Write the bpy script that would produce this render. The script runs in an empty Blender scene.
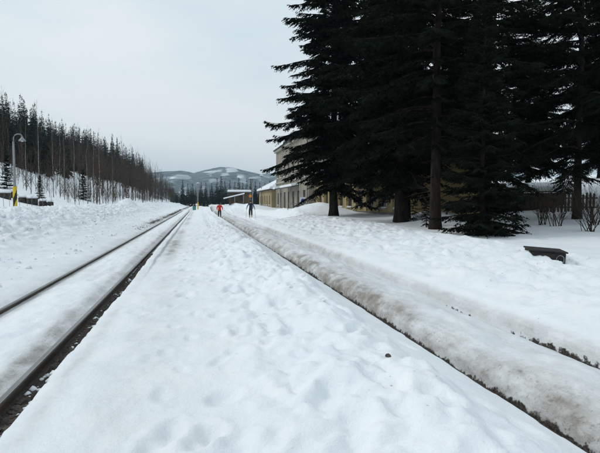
import bpy, bmesh, math, random
import numpy as np
from mathutils import Vector, Matrix

R = math.radians
scene = bpy.context.scene
COL = scene.collection

# ------------------------------------------------------------------ camera, sky, sun, exposure
CAM_H = 1.80
cam_d = bpy.data.cameras.new('camera')
cam = bpy.data.objects.new('camera', cam_d); COL.objects.link(cam)
cam_d.sensor_width = 36; cam_d.lens = 30.0
cam_d.clip_start = 0.05; cam_d.clip_end = 20000
cam.location = (0, 0, CAM_H)
cam.rotation_euler = (R(90 - 2.75), 0, R(-11.53))
scene.camera = cam

SUN_EL, SUN_AZ = 42, -62          # azimuth from +Y (along the track), negative = to the left
world = bpy.data.worlds.new('World'); scene.world = world; world.use_nodes = True
wn = world.node_tree.nodes; wl = world.node_tree.links
bg = wn['Background']; bg.inputs['Strength'].default_value = 0.1
sky = wn.new('ShaderNodeTexSky'); sky.sky_type = 'NISHITA'; sky.sun_disc = False
sky.sun_elevation = R(SUN_EL); sky.sun_rotation = R(SUN_AZ)
sky.air_density = 1.5; sky.dust_density = 4.0
tc = wn.new('ShaderNodeTexCoord')
mp = wn.new('ShaderNodeMapping'); mp.inputs['Scale'].default_value = (1.0, 1.0, 3.2)
nz = wn.new('ShaderNodeTexNoise'); nz.inputs['Scale'].default_value = 1.5
nz.inputs['Detail'].default_value = 5; nz.inputs['Roughness'].default_value = 0.5
rp = wn.new('ShaderNodeValToRGB')
rp.color_ramp.elements[0].position = 0.36; rp.color_ramp.elements[0].color = (6.6, 8.0, 8.8, 1)
rp.color_ramp.elements[1].position = 0.64; rp.color_ramp.elements[1].color = (8.9, 9.5, 9.8, 1)
mx = wn.new('ShaderNodeMix'); mx.data_type = 'RGBA'; mx.inputs['Factor'].default_value = 0.88
wl.new(tc.outputs['Generated'], mp.inputs['Vector']); wl.new(mp.outputs['Vector'], nz.inputs['Vector'])
wl.new(nz.outputs['Fac'], rp.inputs['Fac'])
wl.new(sky.outputs['Color'], mx.inputs['A']); wl.new(rp.outputs['Color'], mx.inputs['B'])
wl.new(mx.outputs['Result'], bg.inputs['Color'])

sun_d = bpy.data.lights.new('sun', 'SUN'); sun_d.energy = 0.9; sun_d.angle = R(14); sun_d.color = (1.0, 0.97, 0.93)
sun = bpy.data.objects.new('sun', sun_d); COL.objects.link(sun)
sdir = Vector((math.sin(R(SUN_AZ)) * math.cos(R(SUN_EL)), math.cos(R(SUN_AZ)) * math.cos(R(SUN_EL)), math.sin(R(SUN_EL))))
sun.rotation_euler = sdir.to_track_quat('Z', 'Y').to_euler(); sun.location = (-30, 20, 60)

scene.view_settings.view_transform = 'Standard'; scene.view_settings.look = 'None'
scene.view_settings.exposure = 0.0; scene.view_settings.gamma = 1.0
scene.view_settings.use_curve_mapping = False
scene.render.engine = 'CYCLES'
scene.cycles.use_denoising = True; scene.cycles.adaptive_threshold = .02
scene.cycles.max_bounces = 4; scene.cycles.diffuse_bounces = 2; scene.cycles.volume_bounces = 0
scene.cycles.glossy_bounces = 2; scene.cycles.transmission_bounces = 3

rng = np.random.default_rng(7)
random.seed(7)

# ------------------------------------------------------------------ helpers
def tag(o, label=None, cat=None, group=None, kind=None):
    if label: o['label'] = label
    if cat: o['category'] = cat
    if group: o['group'] = group
    if kind: o['kind'] = kind
    return o

def link(name, me, parent=None):
    o = bpy.data.objects.new(name, me); COL.objects.link(o)
    if parent is not None: o.parent = parent
    return o

def empty(name, loc=(0, 0, 0), rz=0.0):
    o = bpy.data.objects.new(name, None); COL.objects.link(o)
    o.location = loc; o.rotation_euler = (0, 0, rz); o.empty_display_size = 0.2
    return o

def mesh_np(name, V, F, mat, smooth=False, attr=None):
    """V (n,3), F (m,k) -> mesh"""
    V = np.asarray(V, np.float32); F = np.asarray(F, np.int32)
    me = bpy.data.meshes.new(name)
    me.vertices.add(len(V)); me.vertices.foreach_set('co', V.ravel())
    k = F.shape[1]
    me.loops.add(F.size); me.loops.foreach_set('vertex_index', F.ravel())
    me.polygons.add(len(F)); me.polygons.foreach_set('loop_start', np.arange(0, F.size, k, dtype=np.int32))
    me.polygons.foreach_set('loop_total', np.full(len(F), k, np.int32))
    me.polygons.foreach_set('use_smooth', np.full(len(F), smooth, bool))
    me.update(calc_edges=True)
    if attr:
        for an, vals in attr.items():
            a = me.attributes.new(an, 'FLOAT', 'POINT'); a.data.foreach_set('value', np.asarray(vals, np.float32))
    if mat: me.materials.append(mat)
    return me

class MB:
    """collects boxes, prisms and tubes for one mesh"""
    def __init__(s): s.v = []; s.f = []; s.m = []; s.mi = 0
    def poly(s, pts, faces):
        b = len(s.v); s.v += [tuple(p) for p in pts]
        for f in faces: s.f.append([b + i for i in f]); s.m.append(s.mi)
    def box(s, x0, x1, y0, y1, z0, z1):
        P = [(x0,y0,z0),(x1,y0,z0),(x1,y1,z0),(x0,y1,z0),(x0,y0,z1),(x1,y0,z1),(x1,y1,z1),(x0,y1,z1)]
        s.poly(P, [(0,3,2,1),(4,5,6,7),(0,1,5,4),(1,2,6,5),(2,3,7,6),(3,0,4,7)])
    def tube(s, pts, rad, n=8, cap=True):
        pts = [Vector(p) for p in pts]
        if not hasattr(rad, '__len__'): rad = [rad] * len(pts)
        rings = []
        for i, p in enumerate(pts):
            d = (pts[min(i+1, len(pts)-1)] - pts[max(i-1, 0)]).normalized()
            a = d.cross(Vector((0, 0, 1)) if abs(d.z) < .9 else Vector((1, 0, 0))).normalized(); b = d.cross(a)
            rings.append([p + (a * math.cos(2*math.pi*k/n) + b * math.sin(2*math.pi*k/n)) * rad[i] for k in range(n)])
        P = [q for r in rings for q in r]; F = []
        for i in range(len(pts) - 1):
            for k in range(n):
                F.append((i*n+k, i*n+(k+1) % n, (i+1)*n+(k+1) % n, (i+1)*n+k))
        if cap:
            F.append(tuple(range(n))[::-1]); F.append(tuple((len(pts)-1)*n + k for k in range(n)))
        s.poly(P, F)
    def lathe(s, c, prof, n=16):
        P = []; F = []
        for (r, z) in prof:
            for k in range(n):
                a = 2*math.pi*k/n; P.append((c[0]+r*math.cos(a), c[1]+r*math.sin(a), c[2]+z))
        for i in range(len(prof)-1):
            for k in range(n):
                F.append((i*n+k, i*n+(k+1) % n, (i+1)*n+(k+1) % n, (i+1)*n+k))
        s.poly(P, F)
    def prism(s, prof, axis, a0, a1):
        """closed 2-D profile extruded along axis 'x' or 'y'"""
        n = len(prof)
        mk = (lambda p, t: (t, p[0], p[1])) if axis == 'x' else (lambda p, t: (p[0], t, p[1]))
        P = [mk(p, a0) for p in prof] + [mk(p, a1) for p in prof]
        F = [tuple(range(n)), tuple(range(2*n-1, n-1, -1))] + [(i, i+n, (i+1) % n + n, (i+1) % n) for i in range(n)]
        s.poly(P, F)
    def build(s, name, mats, parent=None, smooth=False, bevel=0, fix=True):
        me = bpy.data.meshes.new(name); me.from_pydata(s.v, [], s.f)
        if not isinstance(mats, (list, tuple)): mats = [mats]
        for m in mats: me.materials.append(m)
        me.polygons.foreach_set('material_index', s.m)
        if fix:
            bm = bmesh.new(); bm.from_mesh(me); bmesh.ops.recalc_face_normals(bm, faces=bm.faces)
            if bevel: bmesh.ops.bevel(bm, geom=list(bm.edges), offset=bevel, segments=1, affect='EDGES', clamp_overlap=True)
            bm.to_mesh(me); bm.free()
        if smooth: me.polygons.foreach_set('use_smooth', [True]*len(me.polygons))
        return link(name, me, parent)

def copy_tree(o, parent=None):
    c = o.copy(); COL.objects.link(c); c.parent = parent
    for ch in list(o.children): copy_tree(ch, c)
    return c

def xat(pxl, y): return y * math.tan(math.atan((pxl - 300) / 500) + R(11.53))   # bearing measured in the photograph -> lateral place at distance y
# value noise -------------------------------------------------------
def _h(ix, iy, s):
    n = (ix.astype(np.int64) * 374761393 + iy.astype(np.int64) * 668265263 + s * 1274126177) & 0x7fffffff
    n = ((n ^ (n >> 13)) * 1274126177) & 0x7fffffff
    n = (n ^ (n >> 16)) & 0xffffff
    return n / float(0xffffff)
def vn(x, y, s=0):
    ix = np.floor(x); iy = np.floor(y); fx = x - ix; fy = y - iy
    ux = fx*fx*fx*(fx*(fx*6-15)+10); uy = fy*fy*fy*(fy*(fy*6-15)+10)
    a = _h(ix, iy, s); b = _h(ix+1, iy, s); c = _h(ix, iy+1, s); d = _h(ix+1, iy+1, s)
    return (a*(1-ux)+b*ux)*(1-uy) + (c*(1-ux)+d*ux)*uy
def fbm(x, y, s=0, o=4, g=.5):
    t = 0; a = 1; n = 0
    for i in range(o):
        t = t + a * (vn(x*2**i + 17.3*i, y*2**i - 9.1*i, s+i) - .5); n += a; a *= g
    return t / n * 2
def sstep(a, b, x):
    t = np.clip((x - a) / (b - a), 0, 1); return t*t*(3-2*t)
def bump1(x, c, w): return np.exp(-((x - c) / w) ** 2)

# ------------------------------------------------------------------ materials
def new_mat(name):
    m = bpy.data.materials.new(name); m.use_nodes = True
    return m, m.node_tree.nodes, m.node_tree.links, m.node_tree.nodes['Principled BSDF']

def mat(name, c1, c2=None, rough=.8, scale=8, bump=0, bscale=30, metal=0, stretch=None, spec=.3, detail=5):
    m, n, l, p = new_mat(name)
    p.inputs['Roughness'].default_value = rough; p.inputs['Metallic'].default_value = metal
    p.inputs['Specular IOR Level'].default_value = spec
    co = n.new('ShaderNodeTexCoord'); src = co.outputs['Object']
    if stretch:
        mm = n.new('ShaderNodeMapping'); mm.inputs['Scale'].default_value = stretch
        l.new(src, mm.inputs['Vector']); src = mm.outputs['Vector']
    if c2:
        t = n.new('ShaderNodeTexNoise'); t.inputs['Scale'].default_value = scale; t.inputs['Detail'].default_value = detail
        l.new(src, t.inputs['Vector'])
        r = n.new('ShaderNodeValToRGB'); r.color_ramp.elements[0].position = .35; r.color_ramp.elements[1].position = .65
        r.color_ramp.elements[0].color = (*c1, 1); r.color_ramp.elements[1].color = (*c2, 1)
        l.new(t.outputs['Fac'], r.inputs['Fac']); l.new(r.outputs['Color'], p.inputs['Base Color'])
    else: p.inputs['Base Color'].default_value = (*c1, 1)
    if bump:
        t2 = n.new('ShaderNodeTexNoise'); t2.inputs['Scale'].default_value = bscale; t2.inputs['Detail'].default_value = 4
        l.new(src, t2.inputs['Vector'])
        b = n.new('ShaderNodeBump'); b.inputs['Strength'].default_value = 1; b.inputs['Distance'].default_value = bump
        l.new(t2.outputs['Fac'], b.inputs['Height']); l.new(b.outputs['Normal'], p.inputs['Normal'])
    return m

M = {}
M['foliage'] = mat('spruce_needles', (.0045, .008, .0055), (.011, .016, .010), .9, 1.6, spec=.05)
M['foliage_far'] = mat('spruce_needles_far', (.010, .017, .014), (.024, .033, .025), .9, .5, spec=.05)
M['bark'] = mat('spruce_bark', (.013, .011, .010), (.034, .028, .024), .95, 6, .02, 14, stretch=(1, 1, .25), spec=.1)
M['pinebark'] = mat('pine_bark', (.013, .010, .009), (.038, .028, .022), .95, 7, .02, 14, stretch=(1, 1, .3), spec=.1)
M['twig'] = mat('bare_twigs', (.045, .034, .028), (.085, .065, .052), .95, 2, spec=.1)
M['twig_dark'] = mat('dark_twigs', (.025, .019, .015), (.05, .038, .03), .95, 2, spec=.1)
M['birch'] = mat('birch_bark', (.07, .06, .054), (.30, .28, .26), .8, 5, stretch=(1, 1, 1.6), spec=.2)
M['snowplain'] = mat('fresh_snow', (.80, .84, .88), (.86, .88, .90), .75, 3, .02, 12, spec=.25)
M['rail'] = mat('rail_steel_rusty', (.045, .034, .028), (.085, .06, .045), .65, 6, .002, 60, .3, stretch=(1, .2, 1))
M['railtop'] = mat('rail_head_worn', (.16, .155, .15), (.27, .265, .26), .32, 5, 0, 30, .9, stretch=(1, .15, 1))
M['stone'] = mat('ballast_stone', (.045, .04, .036), (.13, .115, .10), .95, 9, .005, 60)
M['galv'] = mat('galvanised_steel', (.20, .21, .215), (.31, .32, .325), .55, 4, 0, 20, .5, stretch=(1, 1, .4))
M['yellow'] = mat('yellow_paint', (.62, .42, .015), (.70, .50, .03), .5, 6, 0)
M['black'] = mat('black_paint', (.012, .012, .013), (.025, .024, .024), .5, 6)
M['white'] = mat('white_paint', (.70, .71, .72), (.78, .79, .80), .5, 6)
M['blue'] = mat('blue_print', (.02, .07, .30), None, .5)
M['orange'] = mat('orange_plastic', (.72, .22, .02), (.62, .16, .02), .5, 9)
M['teal'] = mat('teal_paint', (.05, .22, .20), (.07, .28, .25), .5, 9)
M['glass'] = mat('dark_glass', (.012, .015, .018), None, .12, spec=.5)
M['frame'] = mat('old_window_frame', (.16, .12, .085), (.24, .19, .14), .7, 9)
M['door'] = mat('brown_door', (.035, .024, .017), (.06, .042, .03), .7, 5, stretch=(1, 4, .5))
M['plaster'] = mat('grey_beige_plaster', (.25, .225, .18), (.33, .30, .25), .9, .8, .006, 12, detail=8)
M['plaster2'] = mat('pale_trim_plaster', (.34, .32, .275), (.42, .40, .35), .9, 1.2, .004, 12, detail=8)
M['ochre'] = mat('ochre_plaster', (.26, .195, .085), (.36, .28, .135), .9, .9, .006, 12, detail=8)
M['ochre2'] = mat('ochre_plaster_far', (.29, .23, .125), (.38, .31, .18), .9, .7, .006, 12, detail=8)
M['plinth'] = mat('grey_plinth_stone', (.11, .105, .10), (.18, .17, .155), .9, 1.5, .01, 8)
M['tin'] = mat('dark_tin', (.05, .045, .042), (.09, .075, .065), .6, 3, metal=.4)
M['wood'] = mat('weathered_wood', (.035, .028, .023), (.085, .07, .058), .9, 4, .004, 18, stretch=(3, 3, .4))
M['brownwall'] = mat('brown_boarding', (.10, .07, .045), (.15, .11, .075), .9, 3, stretch=(3, 3, .4))
M['creosote'] = mat('dark_creosote_wood', (.014, .012, .012), (.04, .034, .032), .85, 7, .004, 25, stretch=(.5, 3, 3))
M['rock'] = mat('dark_stone_block', (.02, .019, .019), (.06, .056, .052), .95, 5, .02, 9)
M['red'] = mat('red_jacket', (.60, .035, .018), (.48, .022, .012), .8, 7, .006, 14)
M['trouser'] = mat('dark_trousers', (.012, .012, .015), (.022, .021, .025), .9, 8)
M['navy'] = mat('navy_ski_suit', (.012, .016, .038), (.02, .026, .055), .8, 8, .004, 14)
M['sleeve'] = mat('grey_blue_sleeve', (.13, .17, .25), (.18, .22, .30), .85, 8)
M['skin'] = mat('skin', (.45, .27, .2), None, .6)
M['hair'] = mat('dark_hair', (.014, .011, .01), (.03, .022, .018), .8, 20)
M['boot'] = mat('boots', (.01, .01, .01), None, .6)
M['tan'] = mat('tan_gaiter', (.42, .32, .2), (.5, .4, .27), .9, 8)
M['ski'] = mat('ski_topsheet', (.48, .40, .24), (.55, .46, .3), .4, 6)
M['stalk'] = mat('dry_stalk', (.16, .125, .08), (.24, .19, .13), .95, 4)

# snow ground: dirt attribute drives soot and grit in the snow, ballast attribute the bare track bed
def snow_ground_mat():
    m, n, l, p = new_mat('trackside_snow')
    p.inputs['Roughness'].default_value = .62; p.inputs['Specular IOR Level'].default_value = .28
    co = n.new('ShaderNodeTexCoord')
    def noise(scale, detail=6, rough=.55, stretch=None):
        t = n.new('ShaderNodeTexNoise'); t.inputs['Scale'].default_value = scale
        t.inputs['Detail'].default_value = detail; t.inputs['Roughness'].default_value = rough
        if stretch:
            mm = n.new('ShaderNodeMapping'); mm.inputs['Scale'].default_value = stretch
            l.new(co.outputs['Object'], mm.inputs['Vector']); l.new(mm.outputs['Vector'], t.inputs['Vector'])
        else: l.new(co.outputs['Object'], t.inputs['Vector'])
        return t.outputs['Fac']
    def math_(op, a, b=None, c=None, clamp=False):
        q = n.new('ShaderNodeMath'); q.operation = op; q.use_clamp = clamp
        for i, v in enumerate((a, b, c)):
            if v is None: continue
            if isinstance(v, (int, float)): q.inputs[i].default_value = v
            else: l.new(v, q.inputs[i])
        return q.outputs[0]
    def mapr(v, a, b, c=0, d=1):
        q = n.new('ShaderNodeMapRange'); q.clamp = True; l.new(v, q.inputs[0])
        for i, x in enumerate((a, b, c, d)): q.inputs[i+1].default_value = x
        return q.outputs[0]
    def mix(f, a, b):
        q = n.new('ShaderNodeMix'); q.data_type = 'RGBA'
        l.new(f, q.inputs['Factor'])
        for nm, v in (('A', a), ('B', b)):
            if isinstance(v, tuple): q.inputs[nm].default_value = (*v, 1)
            else: l.new(v, q.inputs[nm])
        return q.outputs['Result']
    at = n.new('ShaderNodeAttribute'); at.attribute_name = 'dirt'
    ab = n.new('ShaderNodeAttribute'); ab.attribute_name = 'ballast'
    snow = mix(mapr(noise(1.3, 5), .3, .7), (.80, .845, .885), (.875, .895, .91))
    # grit and soot
    g1 = noise(3.2, 10, .68, (1, .45, 1)); g2 = noise(26, 5, .7)
    dm = math_('MULTIPLY', at.outputs['Fac'], mapr(g1, .33, .66, .25, 1.25))
    dm2 = math_('MULTIPLY', math_('ADD', dm, math_('MULTIPLY', math_('MULTIPLY', at.outputs['Fac'], mapr(g2, .55, .72)), .6)), 1.0, clamp=True)
    dirtc = mix(mapr(noise(5, 6), .35, .65), (.21, .185, .155), (.36, .34, .315))
    c = mix(dm2, snow, dirtc)
    # scattered specks (needles, grit) lie everywhere, thinly
    vo = n.new('ShaderNodeTexVoronoi'); vo.inputs['Scale'].default_value = 9; l.new(co.outputs['Object'], vo.inputs['Vector'])
    sp = math_('MULTIPLY', mapr(vo.outputs['Distance'], .05, .11, 1, 0), mapr(noise(.9, 3), .58, .68))
    c = mix(math_('MULTIPLY', sp, .55), c, (.12, .10, .085))
    # bare track bed
    bt = math_('ADD', ab.outputs['Fac'], math_('MULTIPLY', math_('SUBTRACT', noise(9, 6, .65), .5), 1.1))
    bm_ = mapr(bt, .46, .56)
    bed = mix(mapr(noise(38, 4), .35, .65), (.016, .013, .011), (.085, .07, .058))
    c = mix(bm_, c, bed)
    l.new(c, p.inputs['Base Color'])
    h = math_('ADD', math_('MULTIPLY', noise(60, 4, .6), .006), math_('MULTIPLY', noise(14, 5, .6), .022))
    h = math_('ADD', h, math_('MULTIPLY', bm_, math_('MULTIPLY', noise(40, 3), .05)))
    b = n.new('ShaderNodeBump'); b.inputs['Strength'].default_value = .8; b.inputs['Distance'].default_value = 1.0
    l.new(h, b.inputs['Height']); l.new(b.outputs['Normal'], p.inputs['Normal'])
    return m
M['snow'] = snow_ground_mat()

# ------------------------------------------------------------------ the ground
RA = (-3.28, -1.78)      # rails of the cleared track
RB = (2.84, 4.36)        # rails of the snowed-in track
KX = [-400,-300,-160,-60,-28,-21,-18.5,-16,-13,-11,-9.4,-8.4,-7.4,-6.2,-5.2,-4.4,-3.8,-3.5,-3.36,-3.20,-3.0,-2.5,-2.05,-1.86,
      -1.71,-1.60,-1.53,-1.35,-.7,-.2,.35,.8,1.25,1.6,1.85,2.15,2.5,2.74, 2.785,2.93,2.97,3.09,3.3,3.6,4.0,4.27,
      4.30,4.45,4.51,4.75,5.2,5.9,6.8,7.6,8.3,9.2,10.4,12.5,15,18,22,26,32,45,90,400]
KZ = [32,32,32,21,8.0,4.5,3.4,2.5,1.55,1.40,1.44,1.38,1.05,.58,.30,.14,.04,-.02,-.07,-.09,-.02,.02,.0,-.07,
      -.15,-.15,-.03,.0,.03,.06,.12,.20,.31,.37,.35,.20,.07,-.01, -.15,-.16,-.0,.11,.17,.17,.09,-.03,
      -.13,-.13,.10,.22,.36,.50,.60,.63,.58,.50,.47,.60,.72,.82,1.25,2.4,3.6,5,8,30]
KX = np.array(KX, float); KZ = np.array(KZ, float)

PRINTS = []
for i in range(240):
    yy = 2.4 + 42 * random.random() ** 1.7
    xx = random.gauss(.95, .55) if random.random() < .8 else random.uniform(-1.0, 2.2)
    PRINTS.append((xx, yy, random.uniform(.07, .12), random.uniform(.13, .2), random.uniform(.02, .065), random.uniform(-.5, .5)))
for k in range(26):        # the photographer's kind of trail along the cleared path
    PRINTS.append((-.25 + (.13 if k % 2 else -.13) + random.gauss(0, .04), 3.2 + k * .68, .065, .15, .03, random.uniform(-.2, .2)))
for i in range(140):       # boots and clods on the right-hand bank
    PRINTS.append((random.uniform(5.0, 8.2), random.uniform(5, 40), random.uniform(.08, .2), random.uniform(.1, .25), random.uniform(.02, .07), random.uniform(-1, 1)))

def H(x, y, detail=True):
    x = np.asarray(x, float); y = np.asarray(y, float)
    wob = .05 * fbm(y * .22, x * 0 + 3, 5, 2) * (np.abs(x) > .0)
    # groove lines stay with the rails, all other breaks wander
    near_rail = np.minimum.reduce([np.abs(x - r) for r in RA + RB])
    xw = x + (.55 * fbm(y * .13, x * .05, 21, 3) + .16 * fbm(y * .7, x * .3, 31, 2)) * sstep(.25, 1.3, near_rail)
    # ragged snow edges along the bare strip and the two rail grooves
    for ex, ew, am in ((-1.50, .09, .055), (2.72, .04, .02), (3.06, .06, .03), (4.22, .05, .025), (4.56, .04, .02)):
        xw = xw + bump1(x, ex, ew) * am * (fbm(y * 1.3, x * 0 + ex, 151, 2) + .7 * fbm(y * 5.5, x * 0 + ex, 157, 2))
    z = np.interp(xw, KX, KZ)
    # trackside: hill on the left ends as a spur beyond 300 m; the low right side is the station yard
    hill = sstep(-11, -22, x)
    end = 1 - sstep(320, 420, y)
    lowl = 1.4
    z = np.where(x < -11, lowl + (z - lowl) * end, z)
    z = z + hill * end * 2.2 * fbm(x * .03, y * .03, 61, 3)
    far = sstep(60, 400, y)
    z = np.where(x > 18, z * (1 - .75 * sstep(70, 140, y)) , z)
    # the right bank grows along the platform trees
    z = z + .30 * sstep(9, 34, y) * sstep(5.6, 8.2, x) * (1 - sstep(15, 24, x))
    # flat skier trail beyond 36 m
    f = sstep(34, 46, y) * sstep(4.2, 5.0, x) * (1 - sstep(7.2, 8.8, x)) * (1 - sstep(120, 180, y))
    z = z * (1 - f) + f * (.16 - .10 * bump1(x, 5.15, .12) - .10 * bump1(x, 5.7, .12))
    # heaps
    for hx, hy, hr, hh in ((7.95, 9.15, .45, -.26), (7.1, 9.6, .35, .06), (7.35, 8.5, .6, -.13), (xat(128, 66), 66, 1.1, 1.0), (10.9, 45, 2.3, 1.0), (9.0, 52, 2.6, .35), (13.4, 27.0, 1.3, .45), (11.9, 23.2, .9, .55), (8.0, 88, 4, .8), (6.5, 120, 7, 1.0)):
        z = z + hh * np.exp(-(((x - hx) / hr) ** 2 + ((y - hy) / (hr * 1.5)) ** 2))
    # mound between the tracks lowers and flattens with distance
    mm = sstep(.3, 1.2, x) * (1 - sstep(1.9, 2.6, x))
    z = z - .20 * mm * sstep(16, 50, y)
    if detail:
        soft = sstep(.10, .55, near_rail)
        z = z + soft * (.06 * fbm(x * .8, y * .55, 1, 3) + .03 * fbm(x * 2.6, y * 2.0, 11, 3))
        near = 1 - sstep(50, 110, y)
        # thrown clods on the ploughed banks
        lb = sstep(-5.0, -7.2, x) * (1 - sstep(-9.4, -11.5, x))
        rb = sstep(4.6, 5.6, x) * (1 - sstep(8.2, 9.6, x))
        md = sstep(.1, .8, x) * (1 - sstep(2.0, 2.35, x))
        b1 = np.abs(fbm(x * 1.9, y * 1.5, 41, 4)); b2 = np.abs(fbm(x * 4.2, y * 3.6, 47, 3))
        z = z + lb * (.34 * b1 + .13 * b2 - .08) + rb * (.15 * b1 + .085 * b2 - .04) + md * near * (.19 * b1 + .06 * b2 - .05)
        lf = sstep(-4.0, -5.4, x) * (1 - sstep(-7, -9, x))
        z = z + lf * .08 * b2
        # scraped, crusty inside of both tracks
        ins = bump1(x, -2.53, .55) + bump1(x, 3.6, .5)
        z = z + ins * (.035 * fbm(x * 5, y * 1.6, 51, 3) + .018 * fbm(x * 14, y * 9, 53, 2))
    return z

def Hs(x, y): return float(H(np.array([x]), np.array([y]))[0])

def cols():
    segs = [(-400,-60,20),(-60,-20,2),(-20,-11,.5),(-11,-6,.075),(-6,-3.6,.07),(-3.6,-3.1,.035),(-3.1,-1.95,.05),(-1.95,-1.2,.025),(-1.2,2.7,.036),
            (2.7,3.1,.022),(3.1,4.2,.045),(4.2,4.55,.025),(4.55,9.4,.06),(9.4,13,.2),(13,30,.6),(30,60,3),(60,400,20)]
    out = []
    for a, b, s in segs: out += list(np.linspace(a, b, int(round((b-a)/s)) + 1)[:-1])
    return np.array([-3500, -2200, -1400, -900, -600] + out + [400, 600, 900, 1400, 2200, 3500])
def rows():
    out = list(np.arange(-20, 2.2, .6)); y = 2.2
    while y < 3700:
        out.append(y)
        y += max(.026, .0075 * y) if y < 45 else (.014 * y if y < 130 else .05 * y)
    return np.array(out)
cx, ry = cols(), rows()
X, Y = np.meshgrid(cx, ry)
Z = H(np.clip(X, -400, 400), Y)
for (px_, py_, rx_, ry_, dp, an) in PRINTS:
    i0, i1 = np.searchsorted(ry, [py_ - .6, py_ + .6]); j0, j1 = np.searchsorted(cx, [px_ - .6, px_ + .6])
    if i1 <= i0 or j1 <= j0: continue
    dx = X[i0:i1, j0:j1] - px_; dy = Y[i0:i1, j0:j1] - py_
    ca, sa = math.cos(an), math.sin(an); u = dx*ca + dy*sa; v = -dx*sa + dy*ca
    q = (u / rx_) ** 2 + (v / ry_) ** 2
    Z[i0:i1, j0:j1] += -dp * np.exp(-q ** 2 * .8) + .3 * dp * np.exp(-((np.sqrt(q) - 1.6) / .5) ** 2)
# the bare pit beside the right rail is filled in by snow farther on
pitfill = sstep(11, 20, Y) * (1 - .25 * vn(Y * .5, X * 0, 71)) * ((X > -1.73) & (X < -1.3))
Z = np.where((X > -1.73) & (X < -1.3), Z + pitfill * .09, Z)
# dirt
nb = fbm(X * .6, Y * .16, 81, 3)
wsm = 1 - sstep(250, 400, Y)
dirt = (.50 * bump1(X, -3.12, .16) + .55 * bump1(X, -1.98, .15) + .92 * sstep(2.90, 2.95, X) * (1 - sstep(3.0, 3.46, X))
        + .36 * bump1(X, 3.6, .45) + .38 * bump1(X, 4.2, .14) + .45 * bump1(X, 4.52, .08) + .22 * bump1(X, -3.5, .2)
        + .20 * bump1(X, -1.35, .12))
dirt = dirt * (1 + .7 * nb)
dirt = dirt + .62 * bump1(X, -.98 + .0 * Y, .24) * sstep(13, 20, Y) * (1 - .35 * sstep(60, 120, Y)) * np.clip(.75 + 1.4 * nb, 0, 1.3)
dirt = dirt + .14 * bump1(X, -.75, .35) * (1 - sstep(12, 18, Y))
dirt = dirt + .17 * np.clip(fbm(X * .45, Y * .3, 91, 4) - .05, 0, 1) * (X < 10) * (X > -7)
dirt = dirt + .4 * bump1(X, -3.9, .5) * sstep(25, 45, Y) + .08 * bump1(X, 5.9, .6) * sstep(40, 50, Y)
dirt = np.clip(dirt * wsm, 0, 1)
ball = np.zeros_like(X)
ball = np.maximum(ball, ((X > -1.82) & (X < -1.57)) * (1.0 - .75 * sstep(9, 17, Y)))
ball = np.maximum(ball, .62 * bump1(X, -1.7, .06))
ball = np.maximum(ball, (X > 2.775) * np.clip(.5 + (2.944 + .012 * fbm(Y * 1.7, X * 0, 161, 3) - X) / .06, 0, .95) * (1 - .3 * sstep(12, 30, Y)))
ball = np.maximum(ball, (.80 + .40 * fbm(Y * .6, X * 0, 101, 2)) * (X > 4.31) * np.clip(.62 + (4.466 - X) / .06, 0, 1) * (1 - .75 * sstep(6.0, 10, Y)))
ball = np.maximum(ball, .68 * bump1(X, -3.85, .42) * sstep(32, 48, Y) * (1 + .5 * nb))
ball = ball * wsm
nr, nc = X.shape
idx = np.arange(nr * nc).reshape(nr, nc)
F = np.stack([idx[:-1, :-1], idx[:-1, 1:], idx[1:, 1:], idx[1:, :-1]], -1).reshape(-1, 4)
V = np.stack([X, Y, Z], -1).reshape(-1, 3)
g = link('ground', mesh_np('ground', V, F, M['snow'], True, {'dirt': dirt.ravel(), 'ballast': ball.ravel()}))
tag(g, 'snow-covered ground with ploughed banks along the railway', kind='structure')

# thrown snow clods on the banks (nobody could count them)
def ico():
    bm = bmesh.new(); bmesh.ops.create_icosphere(bm, subdivisions=1, radius=1)
    v = np.array([p.co[:] for p in bm.verts]); f = np.array([[q.index for q in p.verts] for p in bm.faces]); bm.free(); return v, f
IV, IF = ico()
def scatter_lumps(P, S, seed, flat=.75, rough=.25):
    r = np.random.default_rng(seed); n = len(P)
    a = r.uniform(0, 6.28, n); c, s = np.cos(a), np.sin(a)
    sc = S[:, None] * r.uniform(.6, 1.3, (n, 3)); sc[:, 2] *= flat
    L = IV[None] * (1 + rough * r.normal(0, 1, (n, len(IV), 1)))
    L = L * sc[:, None]
    x = L[..., 0] * c[:, None] - L[..., 1] * s[:, None]; y = L[..., 0] * s[:, None] + L[..., 1] * c[:, None]
    V = np.stack([x, y, L[..., 2]], -1) + P[:, None]
    F = IF[None] + (np.arange(n) * len(IV))[:, None, None]
    return V.reshape(-1, 3), F.reshape(-1, 3)
P = []
for x0, x1, y0, y1, n in ((-10.2, -5.2, 9, 120, 2600), (4.9, 8.6, 8, 50, 300), (.8, 2.0, 7, 40, 90), (-5.2, -4, 10, 60, 250)):
    for _ in range(n):
        t = random.random() ** 1.6
        P.append((random.uniform(x0, x1) if x0 > -6 else random.triangular(x0, x1, -8.6), y0 + (y1 - y0) * t, 0))
for _ in range(170): P.append((random.uniform(-1.72, -1.57), 2.6 + 11 * random.random() ** 1.3, 0))
P = np.array(P); P[:, 2] = H(P[:, 0], P[:, 1])
S = (.022 + .075 * rng.random(len(P)) ** 3) * np.where(P[:, 0] > -2, .6, 1) + .02 * (P[:, 0] < -6)
V, F = scatter_lumps(P, S, 3, rough=.14)
tag(link('snow_clods', mesh_np('snow_clods', V, F, M['snowplain'], True)), 'small snow clods thrown onto the banks beside the tracks', 'snow clods', kind='stuff')

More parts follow.
